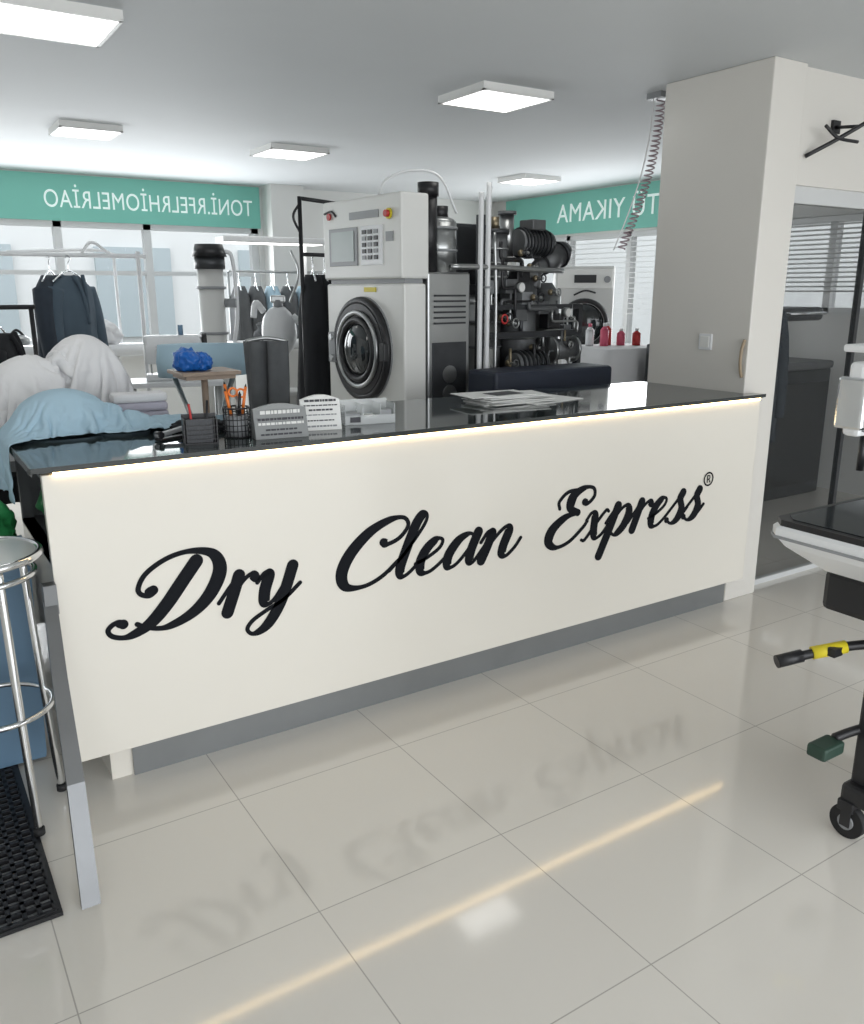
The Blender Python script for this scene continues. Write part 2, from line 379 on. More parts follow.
# ------------------------------------------------------------ script lettering
def W(dy,hair,full):
    d=max(0,-dy)
    return hair+(full-hair)*(d**.9)
GL={
'D':(3.12,[([(1.85,1.72),(1.62,1.25),(1.3,.6),(.95,.15),(.45,-.08),(.02,.0),(-.18,.2),(-.05,.36),(.2,.3)],'b'),
          ([(.80,1.10),(.58,1.0),(.36,1.2),(.46,1.6),(.95,1.93),(1.6,2.03),(2.3,1.85),(2.66,1.35),(2.56,.7),(2.15,.22),(1.5,-.03),(.95,.06),(.6,.22)],'a')]),
'r':(.95,[([(-.2,.35),(.0,.75),(.17,1.03)],'h'),([(.2,1.08),(.19,.6),(.16,.02)],''),([(.22,.5),(.38,.88),(.6,1.05),(.76,.92)],'b')]),
'y':(1.3,[([(-.08,.75),(.08,1.0),(.24,.95),(.25,.45),(.38,.06),(.62,.1),(.82,.5),(.95,1.05)],''),([(.97,1.08),(.95,.5),(.88,-.1),(.65,-.62),(.28,-.8),(.02,-.62),(.12,-.38),(.5,-.15),(1.0,.1),(1.4,.5)],'')]),
'C':(1.75,[([(1.02,1.28),(1.2,1.2),(1.52,1.35),(1.66,1.7),(1.42,1.98),(.98,1.98),(.45,1.68),(.08,1.1),(.02,.5),(.3,.05),(.85,-.05),(1.35,.15),(1.75,.6)],'a')]),
'l':(.72,[([(-.2,.3),(.12,.8),(.42,1.5),(.47,1.85),(.33,2.03),(.18,1.75),(.13,1.0),(.14,.3),(.3,.02),(.52,.12),(.78,.5)],'')]),
'e':(.95,[([(-.1,.35),(.25,.5),(.56,.75),(.58,1.0),(.36,1.07),(.12,.8),(.05,.4),(.2,.03),(.48,-.01),(.75,.2),(.98,.5)],'')]),
'a':(1.2,[([(.8,.9),(.55,1.05),(.22,.88),(.04,.42),(.16,.02),(.42,.05),(.68,.45),(.84,1.0)],''),([(.86,1.05),(.82,.5),(.88,.1),(1.05,.02),(1.28,.5)],'')]),
'n':(1.35,[([(-.1,.65),(.03,.97),(.2,.95),(.2,.5),(.15,.0)],''),([(.17,.2),(.38,.72),(.66,1.05),(.84,.92),(.82,.4),(.88,.08),(1.08,.0),(1.3,.25),(1.42,.55)],'')]),
'E':(1.6,[([(1.2,1.48),(1.4,1.42),(1.58,1.65),(1.42,1.95),(1.0,2.02),(.58,1.78),(.6,1.35),(1.02,1.12)],'a'),([(1.05,1.12),(.5,1.02),(.08,.65),(.08,.2),(.5,-.06),(1.05,.06),(1.5,.5),(1.62,.72)],''),([(.75,1.98),(.25,1.95),(-.02,1.65),(.1,1.38)],'h')]),
'x':(1.15,[([(-.02,.75),(.12,1.0),(.32,.9),(.5,.3),(.7,.0),(.95,.1),(1.15,.45)],''),([(.95,.95),(.8,1.0),(.5,.55),(.2,.02),(.03,.03)],'H')]),
'p':(1.2,[([(-.15,.5),(.0,.8),(.15,1.05)],'h'),([(.2,1.1),(.14,.3),(.03,-.75)],''),([(.17,.45),(.38,.9),(.66,1.05),(.88,.75),(.8,.25),(.5,-.03),(.2,.12)],'')]),
's':(.92,[([(-.12,.3),(.2,.75),(.45,1.15)],'h'),([(.46,1.15),(.42,.9),(.66,.5),(.6,.1),(.32,-.05),(.02,.12)],'a2'),([(.5,.0),(.75,.15),(.98,.5)],'h')]),
}
sh=.36
def script_word(bm_,word,x0,x1,zb,u,yy):
    strokes=[];pen=0
    for ch in word:
        adv,ss=GL[ch]
        for pts,fl in ss:
            strokes.append(([Vector((p[0]+pen,p[1],0)) for p in pts],fl,1.15 if ch in 'DCE' else 1))
        pen+=adv
    polys=[]
    for pts,fl,wk in strokes:
        P=catmull(pts,10)
        hair,full=.12*wk,.36*wk
        if fl=='h': full=.13
        if fl=='H': full=.14
        L=[];n=len(P)
        for i,p in enumerate(P):
            a=P[max(0,i-1)];c=P[min(n-1,i+1)];t=(c-a).normalized()
            w=W(t.y,hair,full)
            if fl=='H': w=.12
            L.append([p,w])
        for _ in range(3):
            ws=[l[1] for l in L]
            for i in range(1,n-1): L[i][1]=(ws[i-1]+2*ws[i]+ws[i+1])/4
        polys.append((L,fl))
    xs=[l[0].x+sh*l[0].y for L,f in polys for l in L]; a,c=min(xs)-.05,max(xs)+.05
    sx=(x1-x0)/(c-a)
    k=0
    for L,fl in polys:
        Q=[(Vector((x0+(l[0].x+sh*l[0].y-a)*sx, zb+l[0].y*u)),l[1]*u/2) for l in L]
        n=len(Q);y=yy-.0002*(k%9);k+=1
        lv=[];rv=[]
        for i,(p,w) in enumerate(Q):
            t=(Q[min(n-1,i+1)][0]-Q[max(0,i-1)][0]).normalized(); nn=Vector((-t.y,t.x))*w
            lv.append((p.x+nn.x,p.y+nn.y)); rv.append((p.x-nn.x,p.y-nn.y))
        yb=PY-.0003
        f=[[bm_.bm.verts.new((q[0],yv,q[1])) for q in S] for S,yv in ((lv,y),(rv,y),(rv,yb),(lv,yb))]
        for i in range(n-1):
            for A,C in ((0,1),(1,2),(2,3),(3,0)): bm_.bm.faces.new((f[A][i],f[A][i+1],f[C][i+1],f[C][i]))
        bm_.bm.faces.new([f[j][0] for j in range(4)]); bm_.bm.faces.new([f[j][n-1] for j in (3,2,1,0)])
        def disc(p,r,yo):
            v0=[bm_.bm.verts.new((p.x+r*math.cos(t*math.pi/9),yo,p.y+r*math.sin(t*math.pi/9))) for t in range(18)]
            v1=[bm_.bm.verts.new((v.co.x,yb,v.co.z)) for v in v0]
            bm_.bm.faces.new(v0); bm_.bm.faces.new(v1[::-1])
            for t in range(18): bm_.bm.faces.new((v0[t],v1[t],v1[(t+1)%18],v0[(t+1)%18]))
        disc(Q[0][0],Q[0][1],y-.0001); disc(Q[-1][0],Q[-1][1],y-.0001)
        bt=.17*u*.5*1.6
        if fl=='a': disc(Q[0][0],bt,y-.0002)
        if fl=='b': disc(Q[-1][0],bt,y-.0002)
        if fl=='a2': disc(Q[-1][0],bt*.9,y-.0002)
b=B('counter_lettering'); b.mi(blk)
ty=PY-.0025
script_word(b,'Dry',.465,1.126,.535,.117,ty)
script_word(b,'Clean',1.275,2.112,.535,.117,ty)
script_word(b,'Express',2.25,3.234,.53,.117,ty)
def arc(bb,cx,cz,r,w,a0,a1,n=28):
    for i in range(n):
        t0=a0+(a1-a0)*i/n;t1=a0+(a1-a0)*(i+1)/n
        bb.poly([(cx+r*math.cos(t0),ty,cz+r*math.sin(t0)),(cx+r*math.cos(t1),ty,cz+r*math.sin(t1)),(cx+(r-w)*math.cos(t1),ty,cz+(r-w)*math.sin(t1)),(cx+(r-w)*math.cos(t0),ty,cz+(r-w)*math.sin(t0))],blk)
cx,cz=3.25,.708
arc(b,cx,cz,.035,.008,0,2*math.pi); arc(b,cx+.0,cz+.008,.012,.006,-math.pi/2,math.pi/2,10)
for q in (((-.012,-.018),(-.005,-.018),(-.005,.02),(-.012,.02)),((-.008,.014),(.001,.014),(.001,.020),(-.008,.020)),((-.008,-.004),(.001,-.004),(.001,.002),(-.008,.002)),((.0,-.002),(.006,-.002),(.015,-.018),(.007,-.018))):
    b.poly([(cx+p[0],ty,cz+p[1]) for p in q],blk)
b.done()

# ------------------------------------------------------------ things on the counter
def penholder(x,y,pens):
    b=B('pen_holder'); r=.045
    for z in (0,.02,.04,.06,.08,.1): b.torus((x,y,TZ+.003+z*.98),r,.0016,black,seg=24)
    for i in range(20):
        a=i*2*math.pi/20; b.cyl((x+r*math.cos(a),y+r*math.sin(a),TZ),(x+r*math.cos(a),y+r*math.sin(a),TZ+.1),.0016,black,seg=5)
    b.cyl((x,y,TZ),(x,y,TZ+.004),r,black); b.torus((x,y,TZ+.101),r,.003,black,seg=24)
    b.cyl((x,y,TZ+.004),(x,y,TZ+.075),r*.86,greyp)
    for i,(mm,l) in enumerate(pens):
        a=i*2.4;dx,dy=.02*math.cos(a),.02*math.sin(a)
        b.cyl((x+dx,y+dy,TZ+.07),(x+dx*1.9,y+dy*1.7,TZ+l),.0055,mm,seg=8); b.cyl((x+dx*1.9,y+dy*1.7,TZ+l),(x+dx*2,y+dy*1.8,TZ+l+.01),.004,black,r1=.001,seg=8)
    # scissors standing in the cup
    b.torus((x-.012,y-.01,TZ+.155),.014,.004,orange,axis=(.3,1,0),seg=18); b.torus((x+.016,y-.01,TZ+.15),.014,.004,orange,axis=(.3,1,0),seg=18); b.cyl((x,y-.01,TZ+.07),(x,y-.01,TZ+.145),.004,steel,seg=8)
    b.done()
penholder(1.0,2.80,[(orange,.17),(orange,.18),(black,.15),(greyp,.14),(orange,.16)])
b=B('mesh_desk_organiser'); M=RZ(.85,2.74,TZ,-12); b.M=M
b.box(-.055,.055,-.03,.03,0,.004,black)
for i in range(12): b.box(-.055+i*.0098,-.053+i*.0098,-.03,-.028,0,.085,black)
for x in (-.055,.051): b.box(x,x+.004,-.03,.03,0,.085,black)
for z in (.015,.03,.045,.06,.082): b.box(-.055,.055,-.031,-.028,z,z+.002,black)
b.box(-.055,.055,.026,.03,0,.095,black); b.box(-.045,.04,-.015,.02,.004,.08,steeld); b.cyl((.02,0,.02),(.03,.01,.14),.004,black,seg=8); b.cyl((-.02,0,.02),(-.03,.01,.13),.004,red,seg=8)
b.done()
b=B('stapler',RZ(.80,2.88,TZ,25)); b.box(-.07,.07,-.015,.015,0,.008,black,bev=.003); b.box(-.07,.065,-.012,.012,.018,.032,greyp,bev=.004,T=Matrix.Rotation(R(-6),4,'Y')); b.cyl((-.06,-.013,.02),(-.06,.013,.02),.012,black); b.done()
b=B('tag_roll'); b.cyl((1.20,2.92,TZ),(1.20,2.92,TZ+.045),.04,white2,seg=28); b.cyl((1.20,2.92,TZ+.045),(1.20,2.92,TZ+.047),.016,tan,seg=20); b.box(1.235,1.29,2.90,2.902,TZ,TZ+.04,paperm); b.done()
def cardstand(name,x,y,a,w,h,face,lines,back=.07):
    b=B(name,RZ(x,y,TZ,a))
    n=8; pr=[]
    for i in range(n+1):
        t=i/n; pr.append((-.5*w+w*t, h*(.86+.14*math.sin(math.pi*t))))
    front=[(-w/2,-.02,0)]+[(p[0],-.02+.03,p[1]) for p in pr]+[(w/2,-.02,0)]
    bk=[(-w/2,back*.6,0)]+[(p[0],-.02+.05,p[1]) for p in pr]+[(w/2,back*.6,0)]
    b.loft([front,bk],face,smooth=False)
    for k,(z,ww,mm,th) in enumerate(lines):
        yy=-.02+.03*z/(h*.93)-.0015
        random.seed(k+int(w*1000)); xx=-w*ww/2
        while xx<w*ww/2-.005:
            l=random.uniform(.006,.018); b.box(xx,min(xx+l,w*ww/2),yy-.0006,yy+.002,z-th,z+th,mm); xx+=l+.003
    b.done()
cardstand('card_display_stand',1.12,2.70,-8,.185,.115,signg,[(.088,.75,paperm,.006),(.065,.86,ink,.004),(.05,.86,paperm,.004),(.03,.6,ink,.003),(.015,.8,ink,.003)])
cardstand('price_card_stand',1.31,2.78,-14,.145,.125,paperm,[(.105,.8,ink,.004),(.088,.85,ink,.002),(.072,.6,ink,.003),(.055,.85,greyp,.002),(.035,.7,ink,.002),(.015,.8,greyp,.003)])
b=B('leaflet_tray',RZ(1.53,2.84,TZ,-10))
b.box(-.10,.10,-.05,.05,0,.004,acry)
for x in (-.1,-.03,.04,.097): b.box(x,x+.003,-.05,.05,.0,.075,acry)
b.box(-.1,.1,-.05,-.047,0,.035,acry); b.box(-.1,.1,.047,.05,0,.085,acry)
b.box(-.09,-.035,-.03,.04,.004,.04,greyp); b.box(-.025,.035,-.03,.04,.004,.028,paperm); b.box(.046,.092,-.03,.04,.004,.05,greyp); b.box(-.08,-.04,-.052,-.0505,.01,.03,ink); b.box(-.02,.03,-.031,-.0295,.006,.02,ink)
b.done()
b=B('paper_stack'); random.seed(3)
for i in range(9):
    a=random.uniform(-14,14); T=RZ(2.36+random.uniform(-.05,.05),3.05+random.uniform(-.03,.03),TZ+i*.0042,a)
    b.box(-.17,.17,-.10,.10,0,.003,paperm,T=T)
b.box(-.09,.07,-.05,.05,0,.001,ink,T=RZ(2.36,3.05,TZ+.038,5))
b.box(-.16,.18,-.1,.1,0,.003,paperm,T=RZ(2.54,3.0,TZ,10)); b.done()

b=B('work_table'); b.box(-.3,1.40,3.42,4.25,.93,.97,greyp)
for x in (-.25,1.35):
    for y in (3.47,4.2): b.box(x-.025,x+.025,y-.025,y+.025,0,.93,steel)
b.box(-.25,1.35,3.47,4.2,.3,.33,greyp); b.done()
lil=mat('lilac_box',(.50,.48,.56),.6)
b=B('folded_laundry_stack')
random.seed(8)
for i,mm in enumerate((whitecl,lil,whitecl,lil,lil,whitecl)):
    b.box(-.105,.105,-.05,.05,0,.036,mm,bev=.012,T=RZ(.84,3.48,.972+i*.036,random.uniform(-6,6)))
b.done()
b=B('small_side_table'); 
b.box(1.06,1.32,3.60,3.84,1.225,1.242,wood,bev=.003); b.cyl((1.19,3.72,.972),(1.19,3.72,1.23),.015,wood); b.cyl((1.19,3.72,.972),(1.19,3.72,.985),.07,wood)
b.box(1.08,1.30,3.62,3.82,1.208,1.227,wood); b.done()
b=B('blue_plastic_bag'); b.blob((1.11,3.70,1.285),(.055,.065,.05),bluebag,amp=.35,freq=2.5,seed=12,flat=-.8); b.blob((1.17,3.69,1.278),(.045,.05,.04),bluebag,amp=.35,freq=2.5,seed=14,flat=-.85); b.done()
b=B('pale_blue_ironing_board')
pts=[]
for i in range(24):
    t=2*math.pi*i/24; xx=.24*math.cos(t); yy=.14*math.sin(t)*(1 if xx<0 else 1-.5*xx/.24); pts.append((xx,yy))
b.M=RZ(1.47,4.6,1.13,-10)
b.loft([[(x,y,0) for x,y in pts],[(x*1.02,y*1.03,.08) for x,y in pts],[(x*.97,y*.95,.17) for x,y in pts]],bluecl)
b.M=Matrix(); 
for s in (-1,1): b.cyl((1.47-s*.2,4.6+s*.1,0),(1.47+s*.15,4.6-s*.06,1.14),.014,steel)
b.done()
b=B('draped_trousers'); b.M=RZ(1.61,4.02,0,-20)@Matrix.Diagonal((.72,.8,1,1))
for k,xx in enumerate((-.07,.06)):
    rings=[]
    for i in range(12):
        z=1.34-i*.045; ring=[]
        for j in range(20):
            t=2*math.pi*j/20; rr=1+.25*math.sin(3*t+i*.15+k)
            ring.append((xx+.075*rr*math.cos(t)*(1-.01*i),.05*rr*math.sin(t)*(1+.04*i),z))
        rings.append(ring)
    b.loft(rings,greycl)
b.tube([(-.14,0,1.34),(0,0,1.355),(.14,0,1.34)],.010,steel)
b.cyl((0,.05,0),(0,.05,1.34),.012,steel); b.cyl((-.15,.05,.01),(.15,.05,.01),.012,steel)
b.done()

# ------------------------------------------------------------ garments
def garment(b,x,y,ztop,m,L=.75,w=.24,a=0,seed=0,sleeves=True):
    T=RZ(x,y,0,a); rings=[]
    prof=[(0,.07,.05),(.03,.12,.06),(.07,.20,.07),(.12,.235,.085),(.25,.22,.10),(.42,.20,.10),(.6,.22,.11),(.8,.235,.12),(1,.25,.125)]
    for t,rx,ry in prof:
        ring=[]
        for j in range(36):
            an=2*math.pi*j/36
            f=1+.10*math.sin(5*an+seed+t)*min(1,t*2)+.05*math.sin(11*an+seed*2)*t
            ring.append((rx*w/.235*f*math.cos(an),ry*f*math.sin(an),ztop-t*L))
        rings.append(ring)
    b.loft(rings,m,T=T)
    if sleeves:
        for s in (-1,1):
            b.tube([(s*.19*w/.235,0,ztop-.10*L),(s*.25*w/.235,-.01,ztop-.28*L),(s*.265*w/.235,-.03,ztop-.55*L),(s*.25*w/.235,-.05,ztop-.82*L)],lambda t:.06-.02*t,m,T=T)
        b.tube([(-.05,-.06,ztop),(-.02,-.095,ztop-.12*L),(0,-.11,ztop-.35*L)],.012,m,T=T); b.tube([(.05,-.06,ztop),(.02,-.095,ztop-.12*L),(0,-.11,ztop-.35*L)],.012,m,T=T)
    b.tube([(-.17,0,ztop-.04),(0,0,ztop+.03),(.17,0,ztop-.04)],.006,chrome,T=T)
    b.tube([(0,0,ztop+.02),(0,0,ztop+.07),(.02,0,ztop+.10),(0,0,ztop+.125),(-.02,0,ztop+.105)],.004,chrome,T=T)
b=B('garment_rail')
b.cyl((.1,5.9,1.80),(1.55,5.9,1.80),.014,white2)
for x in (.15,1.5): b.cyl((x,5.9,0),(x,5.9,1.98 if x<1 else 1.83),.014,white2)
for x in (.15,1.5): b.cyl((x,5.6,.02),(x,6.2,.02),.014,white2)
b.tube([(1.15,5.9,1.81),(1.22,5.9,1.88),(1.32,5.9,1.81)],.01,white2)
slate=mat('slate_cloth',(.07,.10,.13),.9,var=.2)
garment(b,.95,5.9,1.675,navycl,L=.9,w=.22,a=65,seed=1); garment(b,1.06,5.88,1.675,slate,L=.86,w=.20,a=45,seed=3)
b.done()
b=B('black_suit_rack')
b.cyl((-.1,4.9,1.50),(.70,4.9,1.50),.012,black); b.cyl((-.07,4.9,0),(-.07,4.9,1.5),.012,black); b.cyl((.68,4.9,0),(.68,4.9,1.5),.012,black)
for i,x in enumerate((.10,.24,.38,.52)): garment(b,x,4.9,1.37,darkcl,L=.85,w=.2,a=70,seed=i*2)
b.done()
b=B('rolling_garment_rack')
b.cyl((2.28,5.04,.05),(2.28,5.04,2.14),.013,black); b.cyl((2.28,5.04,0),(2.28,5.04,.05),.025,blackr); b.cyl((2.9,5.15,0),(2.9,5.15,2.1),.014,black)
b.tube([(2.28,5.04,2.10),(2.23,5.03,2.02),(2.28,5.04,1.92)],.008,black); b.cyl((2.28,5.04,2.13),(2.9,5.15,2.1),.012,black)
b.cyl((2.28,5.04,1.80),(2.9,5.15,1.80),.012,black)
for i,x in enumerate((2.37,2.46,2.55,2.64)): garment(b,x,5.06+.16*(x-2.28),1.68,darkcl,L=1.05,w=.15,a=70,seed=i*3,sleeves=False)
b.done()

# ------------------------------------------------------------ dry cleaning machine (front faces -X)
MM=RZ(2.37,4.41,0,4)
b=B('dry_cleaning_machine',MM)
hw=.41
b.box(0,.15,-hw,hw,.12,1.62,white,bev=.012)
b.box(-.015,.17,-hw,hw,1.645,2.085,white,bev=.012)
b.box(.02,.14,-hw+.02,hw-.02,1.6,1.66,greyp)
b.box(.0,.4,-hw,hw,0,.12,steeld)
zc=1.25;yc=.0
b.cyl((-.01,yc,zc),(.01,yc,zc),.30,greyp,seg=48); b.torus((-.02,yc,zc),.275,.024,black,axis=(1,0,0),seg=48)
b.cyl((-.045,yc,zc),(-.01,yc,zc),.26,black,seg=48); b.torus((-.05,yc,zc),.21,.014,steel,axis=(1,0,0),seg=48)
b.torus((-.048,yc,zc),.17,.018,black,axis=(1,0,0),seg=48)
b.sph((-.035,yc,zc),(.05,.15,.15),dglass,u=32,v=20)
b.box(-.06,-.03,yc-.30,yc-.25,zc-.05,zc+.05,black,bev=.006); b.box(-.05,-.0,yc+.25,yc+.33,zc-.09,zc+.09,greyp,bev=.006)
for s in (-1,1): b.cyl((-.03,yc+.29,zc+s*.06),(-.06,yc+.29,zc+s*.06),.018,steel)
b.box(-.022,-.014,.02,.33,1.72,1.93,greyp,bev=.002); b.box(-.026,-.02,.05,.30,1.745,1.91,mat('lcd',(.33,.38,.37),.3))
b.box(-.022,-.014,-.24,-.02,1.72,1.93,white2,bev=.002)
for i in range(3):
    for j in range(5): b.box(-.028,-.02,-.06-i*.06-.018,-.06-i*.06+.018,1.75+j*.034,1.772+j*.034,black if (i+j)%3 else greyp)
b.cyl((-.02,-.31,1.98),(-.05,-.31,1.98),.018,red); b.cyl((-.02,-.31,1.98),(-.03,-.31,1.98),.028,yellow)
b.box(-.02,-.014,-.34,-.27,1.84,1.89,greyp); b.box(-.02,-.014,-.2,.1,1.97,2.01,greyp)
b.cyl((-.02,.32,2.0),(-.03,.32,2.0),.02,red); b.tube([(-.02,.38,2.02),(-.02,.3,2.03),(-.02,.25,2.0)],.006,black)
b.box(-.006,.002,-.14,-.02,1.575,1.60,yellow)
b.box(.16,.46,-hw,hw,.12,1.68,steel,bev=.01)
b.box(.19,.43,-hw-.006,-hw,.25,1.3,steeld)
for j in range(6): b.box(.2,.42,-hw-.012,-hw-.004,1.4+j*.03,1.41+j*.03,steeld)
for j in range(8): b.cyl((.31,-hw-.01,.35+j*.11),(.31,-hw-.004,.35+j*.11),.05,steel)
b.cyl((.34,-.27,1.68),(.34,-.27,1.95),.10,steel,seg=28); b.torus((.34,-.27,1.80),.101,.008,greyp); b.torus((.34,-.27,1.92),.101,.008,greyp); b.sph((.34,-.27,1.95),(.10,.10,.035),steel)
b.cyl((.23,-.32,1.68),(.23,-.32,2.12),.05,black); b.cyl((.23,-.32,2.08),(.23,-.32,2.15),.058,black)
b.cyl((.36,-.25,1.98),(.36,-.25,2.04),.05,black); b.cyl((.2,0,1.68),(.2,0,1.9),.12,greyp)
b.tube([(.05,-.1,2.08),(.07,-.15,2.17),(.20,-.22,2.22),(.34,-.28,2.19),(.42,-.33,2.0)],.007,white2)
for x,zt in ((.50,2.08),(.555,2.13)):
    b.tube([(x,-.45,.3),(x,-.45,1.2),(x,-.45,zt-.05),(x+.01,-.44,zt),(x+.05,-.40,zt+.01)],.015,white2)
b.tube([(.62,-.45,.8),(.62,-.45,1.5),(.60,-.45,1.9)],.010,steel)
b.torus((.555,-.45,1.6),.02,.006,greyp)
b.tube([(.3,-.43,1.71),(.6,-.45,1.71),(1.0,-.45,1.70),(1.2,-.4,1.70)],.016,steel)
# still / filter / compressor machinery
b.M=MM@Matrix.Translation((.60,0,0))@Matrix.Diagonal((.90,1,1,1))@Matrix.Translation((-.6,0,0))
b.box(.6,1.50,-.3,.35,.1,1.0,castm,bev=.01); b.box(.62,1.45,-.05,.3,1.0,1.62,steeld,bev=.01); b.box(.66,1.15,-.02,.28,1.6,1.98,steeld,bev=.02)
for x in (.58,1.5):
    for y in (-.35,.35): b.box(x-.02,x+.02,y-.02,y+.02,0,2.0 if x<1 else 1.5,steeld)
b.box(.58,1.5,-.37,-.33,1.30,1.34,steeld); b.box(.58,1.5,-.37,-.33,.9,.94,steeld); b.box(.58,1.5,-.37,-.34,1.47,1.5,steeld)
b.cyl((.75,-.15,.55),(.75,-.15,1.5),.15,steel,seg=28); b.sph((.75,-.15,1.5),(.15,.13,.06),steel)
for z in (1.1,1.25,1.4): b.torus((.75,-.15,z),.152,.008,castm)
b.cyl((.76,-.28,1.60),(.76,-.28,1.90),.085,castm,seg=28); b.cyl((.76,-.28,1.90),(.76,-.28,1.93),.095,steeld); b.cyl((.76,-.28,1.93),(.76,-.28,2.0),.03,bronze)
for z in (1.66,1.74,1.82): b.torus((.76,-.28,z),.088,.006,steel)
b.cyl((.92,-.32,1.86),(1.16,-.32,1.86),.075,castm); b.cyl((1.16,-.32,1.86),(1.21,-.32,1.86),.085,steeld,r1=.07)
for k in range(7): b.cyl((.94+k*.03,-.32,1.86),(.95+k*.03,-.32,1.86),.088,steeld,seg=24)
b.box(.98,1.1,-.40,-.28,1.93,1.99,castm,bev=.006); b.cyl((.9,-.25,1.78),(.9,-.25,2.02),.045,steel); b.cyl((.9,-.25,2.02),(.9,-.25,2.04),.06,castm)
b.cyl((1.05,-.22,1.0),(1.05,-.22,1.66),.12,castm,seg=28); b.cyl((1.05,-.22,1.66),(1.05,-.22,1.69),.135,steel,seg=28)
for z in (1.3,1.5): b.torus((1.05,-.22,z),.122,.012,steel)
for k in range(10):
    a=k*math.pi/5; b.cyl((1.05+.12*math.cos(a),-.22+.12*math.sin(a),1.68),(1.05+.12*math.cos(a),-.22+.12*math.sin(a),1.71),.009,black,seg=6)
b.cyl((1.32,-.2,.9),(1.32,-.2,1.55),.11,steel,seg=28); b.cyl((1.32,-.2,1.55),(1.32,-.2,1.63),.11,castm,r1=.05,seg=28)
b.cyl((1.18,-.30,1.74),(1.34,-.3,1.80),.07,castm); b.cyl((1.34,-.3,1.80),(1.40,-.3,1.825),.085,steeld,r1=.06); b.tube([(1.18,-.3,1.74),(1.12,-.3,1.70),(1.1,-.3,1.6)],.05,castm)
b.cyl((.85,-.38,1.14),(1.12,-.38,1.14),.075,castm)
for k in range(6): b.cyl((.88+k*.04,-.38,1.14),(.893+k*.04,-.38,1.14),.09,steeld,seg=24)
b.cyl((1.22,-.36,1.22),(1.42,-.36,1.22),.065,castm); b.cyl((1.2,-.36,1.22),(1.22,-.36,1.22),.085,steel); b.cyl((1.42,-.36,1.22),(1.44,-.36,1.22),.085,steel)
random.seed(11)
for i in range(30):
    x=random.uniform(.62,1.42); z=random.uniform(.95,1.95 if x<1.15 else 1.6); x2=min(1.45,max(.62,x+random.uniform(-.3,.3))); z2=max(.95,min(z+random.uniform(-.35,.25),1.9)); y=-.34-random.random()*.09; zm=(z+z2)/2
    b.tube([(x,y,z),(x,y,zm+(z-zm)*.2),(x+(x2-x)*.15,y,zm),(x2-(x2-x)*.15,y,zm),(x2,y,zm+(z2-zm)*.2),(x2,y,z2)],random.choice((.007,.010,.014)),random.choice((steel,castm,steeld,steel,bronze,black)),smooth_n=3)
for i in range(12):
    x=random.uniform(.65,1.4); z=random.uniform(1.05,1.85 if x<1.15 else 1.6)
    b.cyl((x,-.36,z),(x,-.45,z),.008,steel,seg=10); b.torus((x,-.45,z),random.uniform(.018,.028),.005,random.choice((castm,steel,black,steeld)),axis=(0,1,0),seg=18); b.sph((x,-.38,z),.02,bronze)
for x,z in ((.84,1.60),(1.14,1.04),(1.28,1.45)): b.cyl((x,-.42,z),(x,-.455,z),.03,steel,seg=20); b.cyl((x,-.455,z),(x,-.458,z),.025,paperm,seg=20)
b.torus((.70,-.45,1.42),.025,.006,red,axis=(0,1,0),seg=18)
for i in range(12):
    x=random.uniform(.65,1.42); z=random.uniform(1.0,1.85 if x<1.15 else 1.5); s=random.uniform(.03,.06)
    b.box(x-s,x+s,-.36,-.28,z-s*.8,z+s*.8,random.choice((black,steeld,greyp,castm,castm)),bev=.005)
b.done()
b=B('navy_covered_trolley'); b.box(2.72,3.58,3.60,3.86,.12,1.16,navybox,bev=.02)
for x in (2.79,3.50):
    for y in (3.64,3.82): b.cyl((x-.015,y,.06),(x+.015,y,.06),.06,blackr)
b.box(2.75,3.55,3.62,3.84,.1,.13,steeld); b.done()

# ------------------------------------------------------------ dryer, table, bottles
b=B('tumble_dryer',RZ(5.55,6.0,0,-38))
b.box(-.27,.27,0,.5,0,1.80,offw,bev=.015); b.box(-.25,.25,-.01,0,1.60,1.77,white,bev=.004); b.box(-.10,.10,-.016,-.008,1.65,1.72,black)
b.cyl((.0,-.0,1.28),(0,-.03,1.28),.235,steel,seg=40); b.torus((0,-.035,1.28),.21,.022,black,axis=(0,1,0),seg=40); b.sph((0,-.02,1.28),(.19,.05,.19),dglass,u=28,v=16)
b.box(-.24,.24,-.008,0,.1,.85,white,bev=.004); b.cyl((.2,-.01,1.68),(.2,-.03,1.68),.03,greyp)
b.tube([(-.1,-.02,1.54),(0,-.03,1.58),(.1,-.02,1.56)],.008,black); b.done()
b=B('cloth_covered_table')
rings=[]
for i,(z,g) in enumerate(((1.16,0.96),(1.155,1.0),(1.05,1.03),(.85,1.05),(.65,1.07))):
    ring=[]
    for j in range(60):
        t=2*math.pi*j/60; c,s=math.cos(t),math.sin(t); k=1/max(abs(c),abs(s)); k=min(k,1.3)
        f=g+(.03*math.sin(9*t)+.02*math.sin(17*t))*(i/4)
        ring.append((4.85+.34*k*c*f,4.85+.28*k*s*f,z))
    rings.append(ring)
b.loft(rings,whitecl)
for x in (4.6,5.1):
    for y in (4.65,5.05): b.cyl((x,y,0),(x,y,1.1),.02,steel)
b.done()
random.seed(2)
for x,y,mm in ((4.76,4.9,pink),(4.85,4.96,red),(4.94,4.9,pink),(5.03,4.82,red),(4.70,5.0,white2)):
    b=B('detergent_bottle'); h=random.uniform(.13,.18)
    b.cyl((x,y,1.162),(x,y,1.16+h*.7),.033,mm); b.cyl((x,y,1.16+h*.7),(x,y,1.16+h*.85),.033,mm,r1=.012); b.cyl((x,y,1.16+h*.85),(x,y,1.16+h),.014,white2 if mm!=white2 else pink); b.done()
b=B('spiral_air_hose')
